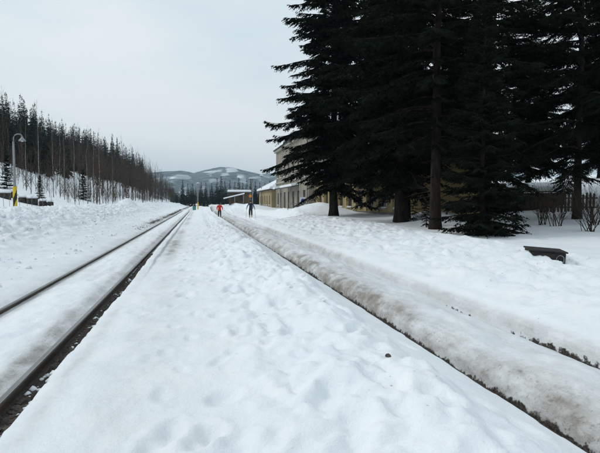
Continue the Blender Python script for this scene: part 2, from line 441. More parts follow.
# ballast stones lying bare beside the cleared rail
P = []
for _ in range(2600):
    y = 2.6 + 16 * random.random() ** 1.5; P.append((random.uniform(-1.72, -1.58), y, 0))
for _ in range(900): P.append((random.gauss(-3.85, .25), random.uniform(34, 120), 0))
P = np.array(P); P[:, 2] = H(P[:, 0], P[:, 1]) + .008 + .09 * sstep(11, 20, P[:, 1]) * (P[:, 0] > -2)
keep = (P[:, 0] < -2) | (vn(P[:, 0] * 3, P[:, 1] * 1.2, 5) < .62)
V, F = scatter_lumps(P[keep], .014 + .022 * rng.random(int(keep.sum())), 4)
tag(link('ballast_stones', mesh_np('ballast_stones', V, F, M['stone'], False)), 'dark ballast stones lying bare beside the cleared rail', 'ballast', kind='stuff')

# ------------------------------------------------------------------ railway tracks
RAILPROF = [(-.036, -.012), (-.036, -.030), (-.010, -.045), (-.009, -.125), (-.07, -.14), (-.07, -.155), (.07, -.155), (.07, -.14), (.009, -.125), (.010, -.045), (.036, -.030), (.036, -.012), (.028, 0), (-.028, 0)]
def rail(parent, x, z, far=330, head=None):
    ys = [-15] + list(np.arange(2, 60, 2)) + list(np.arange(60, far, 6)) + [far]
    V = []; F = []; MI = []; n = len(RAILPROF)
    for y in ys:
        bx = x - .0 * y
        for p in RAILPROF: V.append((bx + p[0], y, z + p[1]))
    for i in range(len(ys) - 1):
        for k in range(n):
            F.append((i*n+k, i*n+(k+1) % n, (i+1)*n+(k+1) % n, (i+1)*n+k)); MI.append(1 if k in (11, 12, 13) else 0)
    me = bpy.data.meshes.new('rail'); me.from_pydata(V, [], F)
    me.materials.append(M['rail']); me.materials.append(head or M['railtop']); me.polygons.foreach_set('material_index', MI)
    bm = bmesh.new(); bm.from_mesh(me); bmesh.ops.recalc_face_normals(bm, faces=bm.faces); bm.to_mesh(me); bm.free()
    return link('rail', me, parent)
ta = tag(empty('railway_track', (0, 0, 0)), 'cleared railway track with two bare dark rails on the left', 'railway track')
for x in RA: rail(ta, x, .0)
tb = tag(empty('railway_track', (0, 0, 0)), 'railway track on the right buried in snow, rails hidden in grooves', 'railway track')
for x in RB: rail(tb, x, -.09, 130, M['rail'])
# ------------------------------------------------------------------ vegetation builders
def kites(P, D, L, W, seed):
    """leaf-shaped twig faces: base, two shoulders, tip"""
    r = np.random.default_rng(seed); n = len(P)
    D = D / np.linalg.norm(D, axis=1, keepdims=True)
    q = r.normal(0, 1, (n, 3)); q[:, 2] *= .6
    S = np.cross(D, q); S /= np.linalg.norm(S, axis=1, keepdims=True) + 1e-9
    L = L[:, None]; W = W[:, None]
    m = P + D * L * .4
    V = np.stack([P, m + S * W / 2, P + D * L, m - S * W / 2], 1).reshape(-1, 3)
    return V, np.arange(4 * n).reshape(n, 4)

def tubes(P0, P1, R0, R1, n=3):
    P0, P1 = np.asarray(P0, float), np.asarray(P1, float); R0 = np.asarray(R0, float); R1 = np.asarray(R1, float)
    D = P1 - P0; D /= np.linalg.norm(D, axis=1, keepdims=True) + 1e-9
    up = np.where(np.abs(D[:, 2:3]) < .9, np.array([[0, 0, 1.]]), np.array([[1., 0, 0]]))
    A = np.cross(D, up); A /= np.linalg.norm(A, axis=1, keepdims=True) + 1e-9; B = np.cross(D, A)
    V = []
    for k in range(n):
        w = A * math.cos(2*math.pi*k/n) + B * math.sin(2*math.pi*k/n)
        V.append(P0 + w * R0[:, None]); V.append(P1 + w * R1[:, None])
    V = np.stack(V, 1); m = len(P0); base = (np.arange(m) * 2 * n)[:, None]
    F = []
    for k in range(n):
        k2 = (k + 1) % n
        F.append(np.concatenate([base + 2*k, base + 2*k2, base + 2*k2 + 1, base + 2*k + 1], 1))
    return V.reshape(-1, 3), np.stack(F, 1).reshape(-1, 4)

def join(parts):
    Vs, Fs, o = [], [], 0
    for v, f in parts: Vs.append(v); Fs.append(f + o); o += len(v)
    return np.concatenate(Vs), np.concatenate(Fs)

def trunk_mesh(name, h, r, mat_, seed, flare=1.5, n=12, lean=0.):
    rr = random.Random(seed); mb = MB(); pts = []; rad = []
    for i in range(15):
        t = i / 14; z = -.4 + (h + .4) * t ** 1.25
        pts.append((rr.gauss(0, .03) * (i > 1) + lean * z, rr.gauss(0, .03) * (i > 1), z))
        rad.append(max(.015, r * (1 - t ** 1.1 * .97) * (1 + (flare - 1) * math.exp(-max(z, 0) / .35))))
    mb.tube(pts, rad, n)
    o = mb.build(name, mat_, None, smooth=True); me = o.data; bpy.data.objects.remove(o); return me

def spruce_meshes(h, rad, base, seed, step=.42, per=6, side=.11, sub=.085, W=.05, droop=.45, sparse=1.0, shape=.85, dead=0, trunk_r=.3, bark='bark', low=.5):
    """trunk mesh and crown mesh of a Norway spruce: whorls of sagging limbs carrying hanging shoots of needles"""
    r = np.random.default_rng(seed)
    KP, KD, KL, KW = [], [], [], []; T0, T1, Q0, Q1 = [], [], [], []
    z = base
    while z < h - .3:
        t = (z - base) / (h - base)
        nb = max(3, int(round(per * (1 - .35 * t) * r.uniform(.8, 1.2))))
        a0 = r.uniform(0, 6.28)
        for b in range(nb):
            if r.random() > sparse: continue
            L = rad * ((1 - t) ** shape) * r.uniform(.5, 1.14) * min(1, low + t * 3.2)
            if L < .25: L = .25
            az = a0 + 6.283 * b / nb + r.normal(0, .18)
            d = np.array([math.cos(az), math.sin(az), 0]); sd = np.array([-d[1], d[0], 0])
            zz = z + r.normal(0, .28) * min(1, h / 14)
            rise = .15 + .55 * t + r.normal(0, .11); sag = droop * (1.25 - .9 * t); tipup = .24 + r.normal(0, .07)
            ns = max(5, int(L / .3)); s = np.linspace(0, 1, ns + 1)
            zc = L * (rise * s - (sag + rise * .6) * s ** 2 + tipup * s ** 4)
            bend = r.normal(0, .07) * L
            A = np.array([0, 0, zz]) + d * (L * s * (1 - .06 * s))[:, None] + sd * (bend * s ** 2)[:, None] + np.array([0, 0, 1]) * zc[:, None]
            br = .012 + .011 * L
            T0 += list(A[:-1]); T1 += list(A[1:]); Q0 += list(br * (1 - s[:-1]) + .006); Q1 += list(br * (1 - s[1:]) + .006)
            # shoots on both sides
            m = int(L * .86 / side); u = np.linspace(.12, .99, max(m, 4)) + r.normal(0, .01, max(m, 4)); u = np.clip(u, .08, 1)
            for sg in (-1, 1):
                p = np.stack([np.interp(u, s, A[:, k]) for k in range(3)], 1)
                ls = np.clip((.16 + .42 * L * (1 - u) ** .8 * (.35 + u)), .12, 1.15) * r.uniform(.6, 1.15, len(u))
                fw = .72 + r.normal(0, .12, len(u))
                dr = -.2 - droop * r.uniform(.2, 1.5, len(u)) * (1.2 - t)
                dd = d * fw[:, None] + sd * (sg * np.sqrt(np.clip(1 - fw ** 2 * .7, .1, 1)))[:, None] + np.array([0, 0, 1]) * dr[:, None]
                dd /= np.linalg.norm(dd, axis=1, keepdims=True)
                KP.append(p); KD.append(dd); KL.append(ls); KW.append(np.full(len(u), W))
                # sub shoots
                ms = np.maximum(2, (ls / sub).astype(int)); I = np.repeat(np.arange(len(u)), ms)
                fr = np.concatenate([(np.arange(k) + .6) / k for k in ms]) + r.normal(0, .03, len(I))
                sgn = np.where(r.random(len(I)) < .5, -1., 1.)
                pp = p[I] + dd[I] * (ls[I] * fr)[:, None]
                ax = np.cross(dd[I], np.array([0, 0, 1.])); ax /= np.linalg.norm(ax, axis=1, keepdims=True) + 1e-9
                d2 = dd[I] * .75 + ax * (sgn * .7)[:, None] + r.normal(0, .16, (len(I), 3)); d2[:, 2] -= .25 * droop * 2
                KP.append(pp); KD.append(d2); KL.append(np.clip(ls[I] * (1.05 - fr) * .62, .08, .34) * r.uniform(.7, 1.2, len(I))); KW.append(np.full(len(I), W * .95))
        z += step * (1 - .35 * t) * r.uniform(.8, 1.2)
    # leader
    KP.append(np.tile([[0, 0, h - .6]], (14, 1))); dd = r.normal(0, .5, (14, 3)); dd[:, 2] = 1; KD.append(dd); KL.append(r.uniform(.4, .8, 14)); KW.append(np.full(14, W * 1.2))
    for i in range(dead):       # bare dead limbs below the crown
        zz = r.uniform(1.2, base + 2); az = r.uniform(0, 6.28); L = r.uniform(.5, 1.8)
        p0 = np.array([0, 0, zz]); d = np.array([math.cos(az), math.sin(az), r.uniform(-.35, .1)])
        p1 = p0 + d * L * .6; p2 = p1 + (d + r.normal(0, .25, 3)) * L * .4
        T0 += [p0, p1]; T1 += [p1, p2]; Q0 += [.022, .014]; Q1 += [.014, .005]
        for k in range(4):
            f = r.uniform(.3, 1); T0.append(p0 + (p1 - p0) * f); T1.append(T0[-1] + (d + r.normal(0, .6, 3)) * .35); Q0.append(.008); Q1.append(.003)
    kv = kites(np.concatenate(KP), np.concatenate(KD), np.concatenate(KL), np.concatenate(KW), seed)
    tv = tubes(T0, T1, Q0, Q1, 3)
    V, F = join([kv, tv])
    me = mesh_np('crown', V, F, M['foliage']); me.materials.append(M[bark])
    mi = np.zeros(len(F), np.int32); mi[len(kv[1]):] = 1; me.polygons.foreach_set('material_index', mi)
    return trunk_mesh('trunk', h * .985, trunk_r, M[bark], seed), me

def place_tree(name, meshes, x, y, rz=0, sc=1.0, label='', cat='tree', group=None, z=None, scz=None, lean=(0, 0)):
    e = empty(name, (x, y, (Hs(x, y) if z is None else z) - .05), rz); e.scale = (sc, sc, scz or sc)
    e.rotation_euler = (lean[0], lean[1], rz)
    link('trunk', meshes[0], e); link('crown', meshes[1], e)
    tag(e, label, cat, group); return e

def bare_segments(seed, h, r0, n1=14, spread=.5, up=.75, lo=.3, depth=2, n2=5, thin=1.0, kink=.012):
    r = np.random.default_rng(seed); T0, T1, Q0, Q1 = [], [], [], []
    trunk = [np.array([0, 0, 0.])]; k = 7
    for i in range(1, k + 1):
        trunk.append(np.array([r.normal(0, kink) * h * i / k, r.normal(0, kink) * h * i / k, h * i / k]))
    trunk = np.array(trunk); ts = np.linspace(0, 1, k + 1)
    def tp(t): return np.array([np.interp(t, ts, trunk[:, c]) for c in range(3)])
    def grow(p, d, L, rad, dep):
        nseg = 3; q = p.copy()
        for i in range(nseg):
            d = d + r.normal(0, .13, 3); d[2] += .06; d /= np.linalg.norm(d)
            e = q + d * L / nseg
            T0.append(q.copy()); T1.append(e.copy()); Q0.append(rad * (1 - i / nseg * .8)); Q1.append(rad * (1 - (i + 1) / nseg * .8))
            if dep > 0:
                for _ in range(n2 // nseg + (r.random() < (n2 % nseg) / nseg)):
                    dd = d + r.normal(0, .5, 3); dd /= np.linalg.norm(dd)
                    grow(q + (e - q) * r.random(), dd, L * r.uniform(.3, .55), rad * .5, dep - 1)
            q = e
    for i in range(n1):
        t = lo + (1 - lo) * (i + r.random()) / n1
        az = r.uniform(0, 6.28); L = h * spread * (1.12 - t) * r.uniform(.6, 1.2)
        d = np.array([math.cos(az) * (1 - up), math.sin(az) * (1 - up), up]); d /= np.linalg.norm(d)
        grow(tp(t), d, L, r0 * .38 * (1.1 - t) * thin, depth - 1)
    tr = (trunk[:-1], trunk[1:], r0 * (1 - ts[:-1] * .9), r0 * (1 - ts[1:] * .9))
    return tr, (T0, T1, Q0, Q1)

def bare_meshes(seed, h, r0, tmat, cmat, **kw):
    tr, br = bare_segments(seed, h, r0, **kw)
    v, f = tubes(*tr, n=7); w, q = tubes(*br, n=3)
    return mesh_np('trunk', v, f, tmat, True), mesh_np('crown', w, q, cmat)

# ------------------------------------------------------------------ the big conifers on the right
GT = 'dark conifers on the right'
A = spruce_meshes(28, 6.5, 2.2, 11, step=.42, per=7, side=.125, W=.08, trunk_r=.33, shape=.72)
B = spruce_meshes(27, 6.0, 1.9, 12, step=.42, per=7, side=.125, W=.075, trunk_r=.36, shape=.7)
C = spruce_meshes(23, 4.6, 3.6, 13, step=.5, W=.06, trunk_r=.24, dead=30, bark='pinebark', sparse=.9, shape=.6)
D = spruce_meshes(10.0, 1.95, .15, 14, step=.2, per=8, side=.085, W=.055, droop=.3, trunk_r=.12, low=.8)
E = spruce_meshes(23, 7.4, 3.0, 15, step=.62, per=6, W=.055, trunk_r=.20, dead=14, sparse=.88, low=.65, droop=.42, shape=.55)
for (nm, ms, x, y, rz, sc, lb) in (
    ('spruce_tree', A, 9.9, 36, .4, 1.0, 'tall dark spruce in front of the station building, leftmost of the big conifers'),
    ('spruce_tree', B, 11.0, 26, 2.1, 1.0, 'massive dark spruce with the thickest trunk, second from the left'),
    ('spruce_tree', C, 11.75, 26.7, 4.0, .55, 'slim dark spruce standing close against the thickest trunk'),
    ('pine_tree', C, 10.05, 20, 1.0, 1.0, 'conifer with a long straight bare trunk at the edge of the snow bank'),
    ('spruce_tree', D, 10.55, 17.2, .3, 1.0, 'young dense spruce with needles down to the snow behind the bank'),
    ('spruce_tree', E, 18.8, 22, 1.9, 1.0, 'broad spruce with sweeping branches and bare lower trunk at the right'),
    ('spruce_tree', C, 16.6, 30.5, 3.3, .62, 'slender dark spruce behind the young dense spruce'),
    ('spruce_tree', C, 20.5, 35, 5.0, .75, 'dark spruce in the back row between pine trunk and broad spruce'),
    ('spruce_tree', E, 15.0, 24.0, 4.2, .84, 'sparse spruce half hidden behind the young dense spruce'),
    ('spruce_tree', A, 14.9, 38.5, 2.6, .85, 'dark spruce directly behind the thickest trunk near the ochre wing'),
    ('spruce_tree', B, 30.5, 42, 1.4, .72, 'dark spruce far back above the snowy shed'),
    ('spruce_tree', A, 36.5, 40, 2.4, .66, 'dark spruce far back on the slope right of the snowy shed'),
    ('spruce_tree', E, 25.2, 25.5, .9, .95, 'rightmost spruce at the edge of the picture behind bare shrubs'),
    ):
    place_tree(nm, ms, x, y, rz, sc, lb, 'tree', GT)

# ------------------------------------------------------------------ low growth on the right
def shrub(seed, h, n, spread, name, x, y, label, mat_='twig_dark', cat='shrub', group=None, thick=.02):
    T = [[], [], [], []]; r = np.random.default_rng(seed)
    for i in range(n):
        tr, br = bare_segments(seed * 31 + i, h * r.uniform(.6, 1.1), thick * r.uniform(.7, 1.2), n1=8, spread=.5, up=.55, lo=.15, depth=2, n2=5, thin=1.4)
        az = r.uniform(0, 6.28); lx, ly = math.cos(az) * r.uniform(.1, spread), math.sin(az) * r.uniform(.1, spread); o = r.normal(0, .12, 3); o[2] = -.1
        for s in (tr, br):
            for k in (0, 1):
                p = np.array(s[k]); q = p + o; q[:, 0] += lx * p[:, 2]; q[:, 1] += ly * p[:, 2]; T[k] += list(q)
            T[2] += list(s[2]); T[3] += list(s[3])
    v, f = tubes(*T, n=3)
    o = link(name, mesh_np(name, v, f, M[mat_])); o.location = (x, y, Hs(x, y)); tag(o, label, cat, group); return o
shrub(1, 2.0, 11, .5, 'bare_shrub', xat(543, 19.5), 19.5, 'bare upright shrub nearest the shed fence, left of the broad spruce trunk', group='bare shrubs')
shrub(2, 2.2, 11, .5, 'bare_shrub', xat(557, 18.5), 18.5, 'bare shrub between the picket fence and the broad spruce trunk', group='bare shrubs')
shrub(3, 2.3, 14, .7, 'bare_shrub', xat(589, 16.2), 16.2, 'large dark bare shrub at the right edge behind the snow bank', group='bare shrubs')
shrub(4, 2.2, 12, .6, 'bare_shrub', xat(597, 18.5), 18.5, 'bare shrub on the white slope at the far right edge', group='bare shrubs')
sap = spruce_meshes(1.9, .62, .35, 21, step=.16, per=5, side=.1, W=.045, droop=.5, trunk_r=.03, sparse=.75)
place_tree('spruce_sapling', sap, 12.75, 18.3, 0, 1.0, 'thin ragged spruce sapling right of the young dense spruce', 'sapling', 'saplings')
place_tree('spruce_sapling', sap, 10.5, 21.8, 2.0, .75, 'small ragged sapling just right of the straight pine trunk', 'sapling', 'saplings')
place_tree('spruce_sapling', sap, 11.3, 25.0, 4.0, .7, 'small ragged sapling between the thickest trunk and the straight pine trunk', 'sapling', 'saplings')

# ------------------------------------------------------------------ left hillside: birches, young spruces, forest
GB = 'pale birches on the left slope'
birches = [bare_meshes(100 + i, 12.0, .075, M['birch'], M['twig'], n1=30, spread=.27, up=.66, lo=.3, depth=2, n2=7, thin=.8, kink=.007) for i in range(4)]
# (x, y, scale) of the trunks one can tell apart
BI = [(xat(p, y), y, sc) for p, y, sc in ((40, 56, .84), (54, 62, .66), (61, 68, .72), (65, 63, .68), (75, 70, .8), (88, 66, .7), (94, 74, .75), (100, 70, .84), (27, 60, .7), (113, 84, .75))]
BI.sort(key=lambda b: b[0] / b[1])
ords = ['leftmost', 'second', 'third', 'fourth', 'fifth', 'sixth', 'seventh', 'eighth', 'ninth', 'tenth']
for i, (x, y, s) in enumerate(BI):
    lb = ('leftmost pale bare birch on the slope behind the striped lamp post' if i == 0 else
          'rightmost pale bare birch at the foot of the wooded hill' if i == len(BI) - 1 else
          '%s pale bare birch from the left on the lower slope of the hill' % ords[i])
    place_tree('birch_tree', birches[i % 4], x, y, i * 1.3, s, lb, 'tree', GB)
YS = spruce_meshes(6.0, 1.5, .1, 31, step=.3, per=7, side=.13, sub=.12, W=.10, droop=.25, trunk_r=.09, low=.9)
place_tree('young_spruce', YS, xat(8, 50), 50, 0, .64, 'young dark spruce on the snowy slope left of the striped lamp post', 'tree', 'young spruces on the left slope')
place_tree('young_spruce', YS, xat(40.5, 55), 55, 1.5, .42, 'small dark spruce on the snowy slope right of the striped lamp post', 'tree', 'young spruces on the left slope')
place_tree('young_spruce', YS, xat(84, 76), 76, 2.5, .75, 'young dark spruce among the pale birches at the hill foot', 'tree', 'young spruces on the left slope')

def low_spruce(seed, h, rad, nk, base=.04, Wf=1.0):
    r = np.random.default_rng(seed)
    t = r.random(nk) ** 1.1 * (1 - base) * .97 + base
    az = r.uniform(0, 6.28, nk); rr = rad * (1 - t) ** .85
    z = t * h; layer = .5 + .5 * np.sin(z * 5.0)
    L = np.clip(rr * r.uniform(.5, 1.1, nk) * (.75 + .25 * layer), .35, None)
    d = np.stack([np.cos(az), np.sin(az), -.15 - .5 * (1 - t) + .2 * t], 1)
    P = np.stack([np.cos(az) * rr * .12, np.sin(az) * rr * .12, z + .1 * L], 1)
    kv = kites(P, d, L, np.clip(.34 * L, .16, .6) * Wf, seed)
    ld = kites(np.tile([[0, 0, h - 1.0]], (5, 1)), r.normal(0, .07, (5, 3)) + [0, 0, 1], np.full(5, 1.1), np.full(5, .13), seed + 1)
    tv = tubes([[0, 0, -.3]], [[0, 0, h * .9]], [.014 * h], [.02], 4)
    return join([kv, ld, tv])
def low_bare(seed, h, n1=13, n2=3, lo=.12, tr_=.0062, up=.68):
    tr, br = bare_segments(seed, h, tr_ * h, n1=n1, spread=.36, up=up, lo=lo, depth=2, n2=n2, thin=2.4)
    return join([tubes(*tr, n=3), tubes(*br, n=3)])
def plant(protos, pts, seed):
    r = np.random.default_rng(seed); out = []
    for (x, y, z, s) in pts:
        v, f = protos[r.integers(len(protos))]; a = r.uniform(0, 6.28); c, q = math.cos(a), math.sin(a)
        s2 = s * r.uniform(.9, 1.15)
        out.append((np.stack([v[:, 0]*c*s - v[:, 1]*q*s + x, v[:, 0]*q*s + v[:, 1]*c*s + y, v[:, 2]*s2 + z], 1), f))
    return join(out)
lsp = [low_spruce(200 + i, 17, 3.2, 200, Wf=1.15) for i in range(5)]
lbr = [low_bare(220 + i, 13) for i in range(6)]
lbu = [low_bare(240 + i, 12, 11, 2, .01, .0055, .6) for i in range(5)]
ps, pb = [], []
r = np.random.default_rng(55)
for _ in range(9000):
    y = 62 + 330 * r.random() ** 1.15; x = -13.5 - 150 * r.random() ** 1.5
    # the clear snowy slope with birches stays open
    if y < 76: continue
    if y > 330 and r.random() < .6: continue
    k = vn(np.array([x * .035]), np.array([y * .02]), 9)[0] * .55 + min(1, (-x - 12) / 55) * .62
    z = Hs(x, y)
    # stand height follows the canopy line of the wooded slope
    q = 300 + 500 * math.tan(math.atan2(x, y) - R(11.53)); dep = x * .2 + y * .98
    top = 1.8 + (202 - np.interp(q, [-60, 0, 30, 60, 90, 120, 140, 155, 170, 180, 186], [60, 85, 103, 118, 128, 138, 147, 160, 175, 193, 203])) / 500 * dep
    hmax = top - z
    if hmax < 5: continue
    if k > .66: ps.append((x, y, z, min(r.uniform(.6, 1.12), hmax / 18.5 * r.uniform(.8, 1.04))))
    elif r.random() < .5: pb.append((x, y, z, min(r.uniform(.75, 1.2), hmax / 14 * r.uniform(.8, 1.05))))
    if len(ps) + len(pb) > 1900: break
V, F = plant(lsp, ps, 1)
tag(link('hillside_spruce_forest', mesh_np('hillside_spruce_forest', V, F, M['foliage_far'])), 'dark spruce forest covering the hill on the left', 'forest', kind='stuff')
V, F = plant(lbr, pb, 2)
tag(link('hillside_bare_wood', mesh_np('hillside_bare_wood', V, F, M['twig'])), 'brown leafless wood on the lower hillside on the left', 'wood', kind='stuff')
# brush at the hill foot
pts = []
for _ in range(460):
    y = 72 + 210 * r.random() ** 1.3; x = -12.6 - 4 * r.random() - .012 * y
    pts.append((x, y, Hs(x, y), r.uniform(.10, .36)))
for _ in range(260):
    y = r.uniform(57, 90); x = xat(r.uniform(-10, 118), y)
    if x > -12.5: continue
    if x > -22 and r.random() < .35: continue
    pts.append((x, y, Hs(x, y), r.uniform(.12, .45)))
V, F = plant(lbu, pts, 3)
tag(link('hill_foot_brush', mesh_np('hill_foot_brush', V, F, M['twig'])), 'low brown brush along the foot of the wooded hill', 'brush', kind='stuff')

# dark snow-capped blocks in a row on the slope, left of the birches
def block(x, y, w, hgt, label):
    e = tag(empty('stone_block', (x, y, Hs(x, y) - .05), .15), label, 'block', 'dark blocks on the left slope')
    mb = MB(); mb.box(-w/2, w/2, -.35, .35, -.3, hgt); mb.build('block', M['rock'], e, bevel=.05)
    mb = MB(); mb.box(-w/2-.03, w/2+.03, -.38, .38, hgt - .005, hgt + .22); mb.build('snow_cap', M['snowplain'], e, bevel=.1, smooth=True)
for i, (x, w, h_) in enumerate(((xat(5.5, 45.5), .8, .5), (xat(23, 45.5), .55, .48), (xat(32.5, 45.5), .8, .5), (xat(43, 45.5), .55, .46), (xat(50.5, 45.5), .45, .4))):
    block(x, 45.5, w, h_, ['leftmost and widest dark block of the row behind the striped lamp post', 'dark snow-capped block just right of the striped lamp post',
        'third dark snow-capped block in the row from the left', 'fourth dark snow-capped block in the row from the left', 'rightmost small dark block of the row below the birches'][i])
block(xat(6, 48.3), 48.3, 1.15, .45, 'dark snow-capped block uphill from the row, below the left young spruce')

# dry stalks on the field behind the bank
for i in range(9):
    y = 38 + random.uniform(-2.5, 3); x = xat(3 + 6 * i + random.uniform(-2, 2), y)
    mb = MB(); h_ = random.uniform(.6, 1.5)
    mb.tube([(0, 0, -.1), (random.gauss(0, .03), 0, h_ * .6), (random.gauss(0, .08), 0, h_)], [.014, .011, .006], 5)
    for k in range(3):
        zz = h_ * random.uniform(.5, .9); mb.tube([(0, 0, zz), (random.uniform(-.16, .16), random.uniform(-.1, .1), zz + .18)], [.007, .004], 4)
    o = mb.build('dry_stalk', M['stalk']); o.location = (x, y, Hs(x, y))
    tag(o, 'thin dry weed stalk sticking out of the snow field behind the left bank', 'stalk', 'dry stalks behind the left bank')

# ------------------------------------------------------------------ lamps
def lamp_gooseneck(x, y, z, h, label):
    e = tag(empty('lamp_post', (x, y, z)), label, 'lamp post', 'lamp posts')
    mb = MB(); mb.lathe((0, 0, 0), [(0, -.3), (.22, -.3), (.22, .06), (.0, .06)], 12); mb.build('base_plate', M['tin'], e)
    mb = MB(); mb.tube([(0, 0, .05), (0, 0, h - .55)], [.085, .055], 12); mb.build('pole', M['galv'], e, smooth=True)
    # painted warning sleeve: yellow with a slanting black band
    ns, nz_ = 24, 30; mb = MB(); H0, H1 = .05, 1.4; P = []
    for j in range(nz_ + 1):
        zz = H0 + (H1 - H0) * j / nz_
        for k in range(ns):
            a = 2*math.pi*k/ns; P.append((math.cos(a) * .112, math.sin(a) * .112, zz))
    b = len(mb.v); mb.v += P
    for j in range(nz_):
        for k in range(ns):
            zc = H0 + (H1 - H0) * (j + .5) / nz_; a = 2*math.pi*(k + .5)/ns
            s_ = zc - .30 * math.cos(a - .3)
            mb.f.append([j*ns+k, j*ns+(k+1) % ns, (j+1)*ns+(k+1) % ns, (j+1)*ns+k]); mb.m.append(1 if .42 < s_ < .95 else 0)
    mb.poly([(.112*math.cos(2*math.pi*k/ns), .112*math.sin(2*math.pi*k/ns), H1) for k in range(ns)] , [tuple(range(ns))])
    mb.build('warning_band', [M['yellow'], M['black']], e)
    arc = [(0, 0, h - .56)] + [(.26 - .26*math.cos(a), 0, h - .40 + .30*math.sin(a)) for a in np.linspace(0, math.pi*.55, 8)] + [(.42, 0, h - .13), (.47, 0, h - .2), (.48, 0, h - .26)]
    mb = MB(); mb.tube(arc, .035, 8); mb.build('arm', M['galv'], e, smooth=True)
    mb = MB(); mb.lathe((.48, 0, h - .50), [(.0, .28), (.05, .27), (.06, .19), (.11, .13), (.20, .03), (.215, -.02), (.20, -.02), (.10, .10), (.0, .11)], 18)
    mb.build('lamp_shade', M['galv'], e, smooth=True)
    mb = MB(); mb.lathe((.48, 0, h - .50), [(0, -.06), (.05, -.04), (.07, .02), (.05, .09), (0, .10)], 12); mb.build('bulb', M['white'], e, smooth=True)
    return e
lp = lamp_gooseneck(xat(15.5, 33), 33.0, Hs(xat(15.5, 33), 33) - .05, 4.65, 'grey lamp post with yellow and black striped foot behind the left bank')

def lamp_simple(x, y, h, label, yellow=False, wide=.5, sx=1):
    z = Hs(x, y)
    e = tag(empty('lamp_post', (x, y, z)), label, 'lamp post', 'lamp posts')
    mb = MB(); mb.tube([(0, 0, -.3), (0, 0, h)], [.11, .075], 10); mb.build('pole', M['galv'], e, smooth=True)
    mb = MB(); mb.tube([(-wide*.5, 0, h + .03), (wide*.5, 0, h + .03)], .05, 8); mb.build('arm', M['galv'], e)
    mb = MB(); mb.prism([(-wide*.62, h + .06), (wide*.62, h + .06), (wide*.5, h + .26), (-wide*.5, h + .26)], 'y', -.16, .16); mb.build('lamp_head', M['white'], e, bevel=.02)
    if yellow:
        mb = MB(); mb.lathe((0, 0, 0), [(.14, -.2), (.14, 1.5), (0, 1.52)], 12); mb.build('warning_band', M['yellow'], e)
    return e
lamp_simple(-.2 + .2, 112, 5.6, 'thin far lamp post with yellow foot beside the cleared track', True, .5)
lamp_simple(8.35, 78, 4.6, 'lamp post with flat white head right of the far shelter', False, .95)
lamp_simple(11.5, 92, 5.6, 'tall thin lamp post in front of the far ochre annex', False, .45)

# ------------------------------------------------------------------ station buildings
def facade(parent, name, m_, y0, y1, z0, z1, ops, x=0.0, depth=.22):
    """wall sheet facing -x at x, with real recessed openings. ops: (ya, yb, za, zb)"""
    ys = sorted(set([y0, y1] + [o[0] for o in ops] + [o[1] for o in ops])); zs = sorted(set([z0, z1] + [o[2] for o in ops] + [o[3] for o in ops]))
    mb = MB()
    for i in range(len(ys) - 1):
        for j in range(len(zs) - 1):
            c = ((ys[i] + ys[i+1]) / 2, (zs[j] + zs[j+1]) / 2)
            if any(o[0] < c[0] < o[1] and o[2] < c[1] < o[3] for o in ops): continue
            mb.poly([(x, ys[i], zs[j]), (x, ys[i+1], zs[j]), (x, ys[i+1], zs[j+1]), (x, ys[i], zs[j+1])], [(0, 3, 2, 1)])
    for a, b, c, d in ops:
        for q in ([(x, a, c), (x + depth, a, c), (x + depth, a, d), (x, a, d)], [(x, b, c), (x, b, d), (x + depth, b, d), (x + depth, b, c)],
                  [(x, a, d), (x + depth, a, d), (x + depth, b, d), (x, b, d)], [(x, a, c), (x, b, c), (x + depth, b, c), (x + depth, a, c)]):
            mb.poly(q, [(0, 1, 2, 3)])
    return mb.build(name, m_, parent, fix=False)
def window(parent, x, a, b, c, d, sill=True, mull=1):
    mb = MB(); t = .07
    mb.box(x + .10, x + .17, a, a + t, c, d); mb.box(x + .10, x + .17, b - t, b, c, d)
    mb.box(x + .10, x + .17, a + t, b - t, c, c + t); mb.box(x + .10, x + .17, a + t, b - t, d - t, d)
    for k in range(mull):
        m_ = a + (b - a) * (k + 1) / (mull + 1); mb.box(x + .105, x + .165, m_ - .03, m_ + .03, c + t, d - t)
    zt = c + (d - c) * .66; mb.box(x + .107, x + .163, a + t, b - t, zt - .03, zt + .03)
    w = mb.build('window', M['frame'], parent)
    mb = MB(); mb.box(x + .135, x + .15, a + .02, b - .02, c + .02, d - .02); mb.build('pane', M['glass'], w)
    if sill:
        mb = MB(); mb.box(x - .12, x + .12, a - .08, b + .08, c - .09, c - .003); mb.build('sill', M['plaster2'], w)
        mb = MB(); mb.box(x - .11, x + .09, a - .06, b + .06, c - .001, c + .08); mb.build('snow_cap', M['snowplain'], w, bevel=.03)
    return w
def door(parent, x, a, b, c, d):
    mb = MB(); mb.box(x + .12, x + .18, a, b, c, d); w = mb.build('door', M['door'], parent)
    mb = MB(); mb.box(x + .095, x + .118, a + .12, b - .12, d - .75, d - .12); mb.build('pane', M['glass'], w)
    mb = MB(); mb.box(x + .07, x + .118, b - .2, b - .14, c + 1.0, c + 1.14); mb.build('handle', M['galv'], w)
    return w

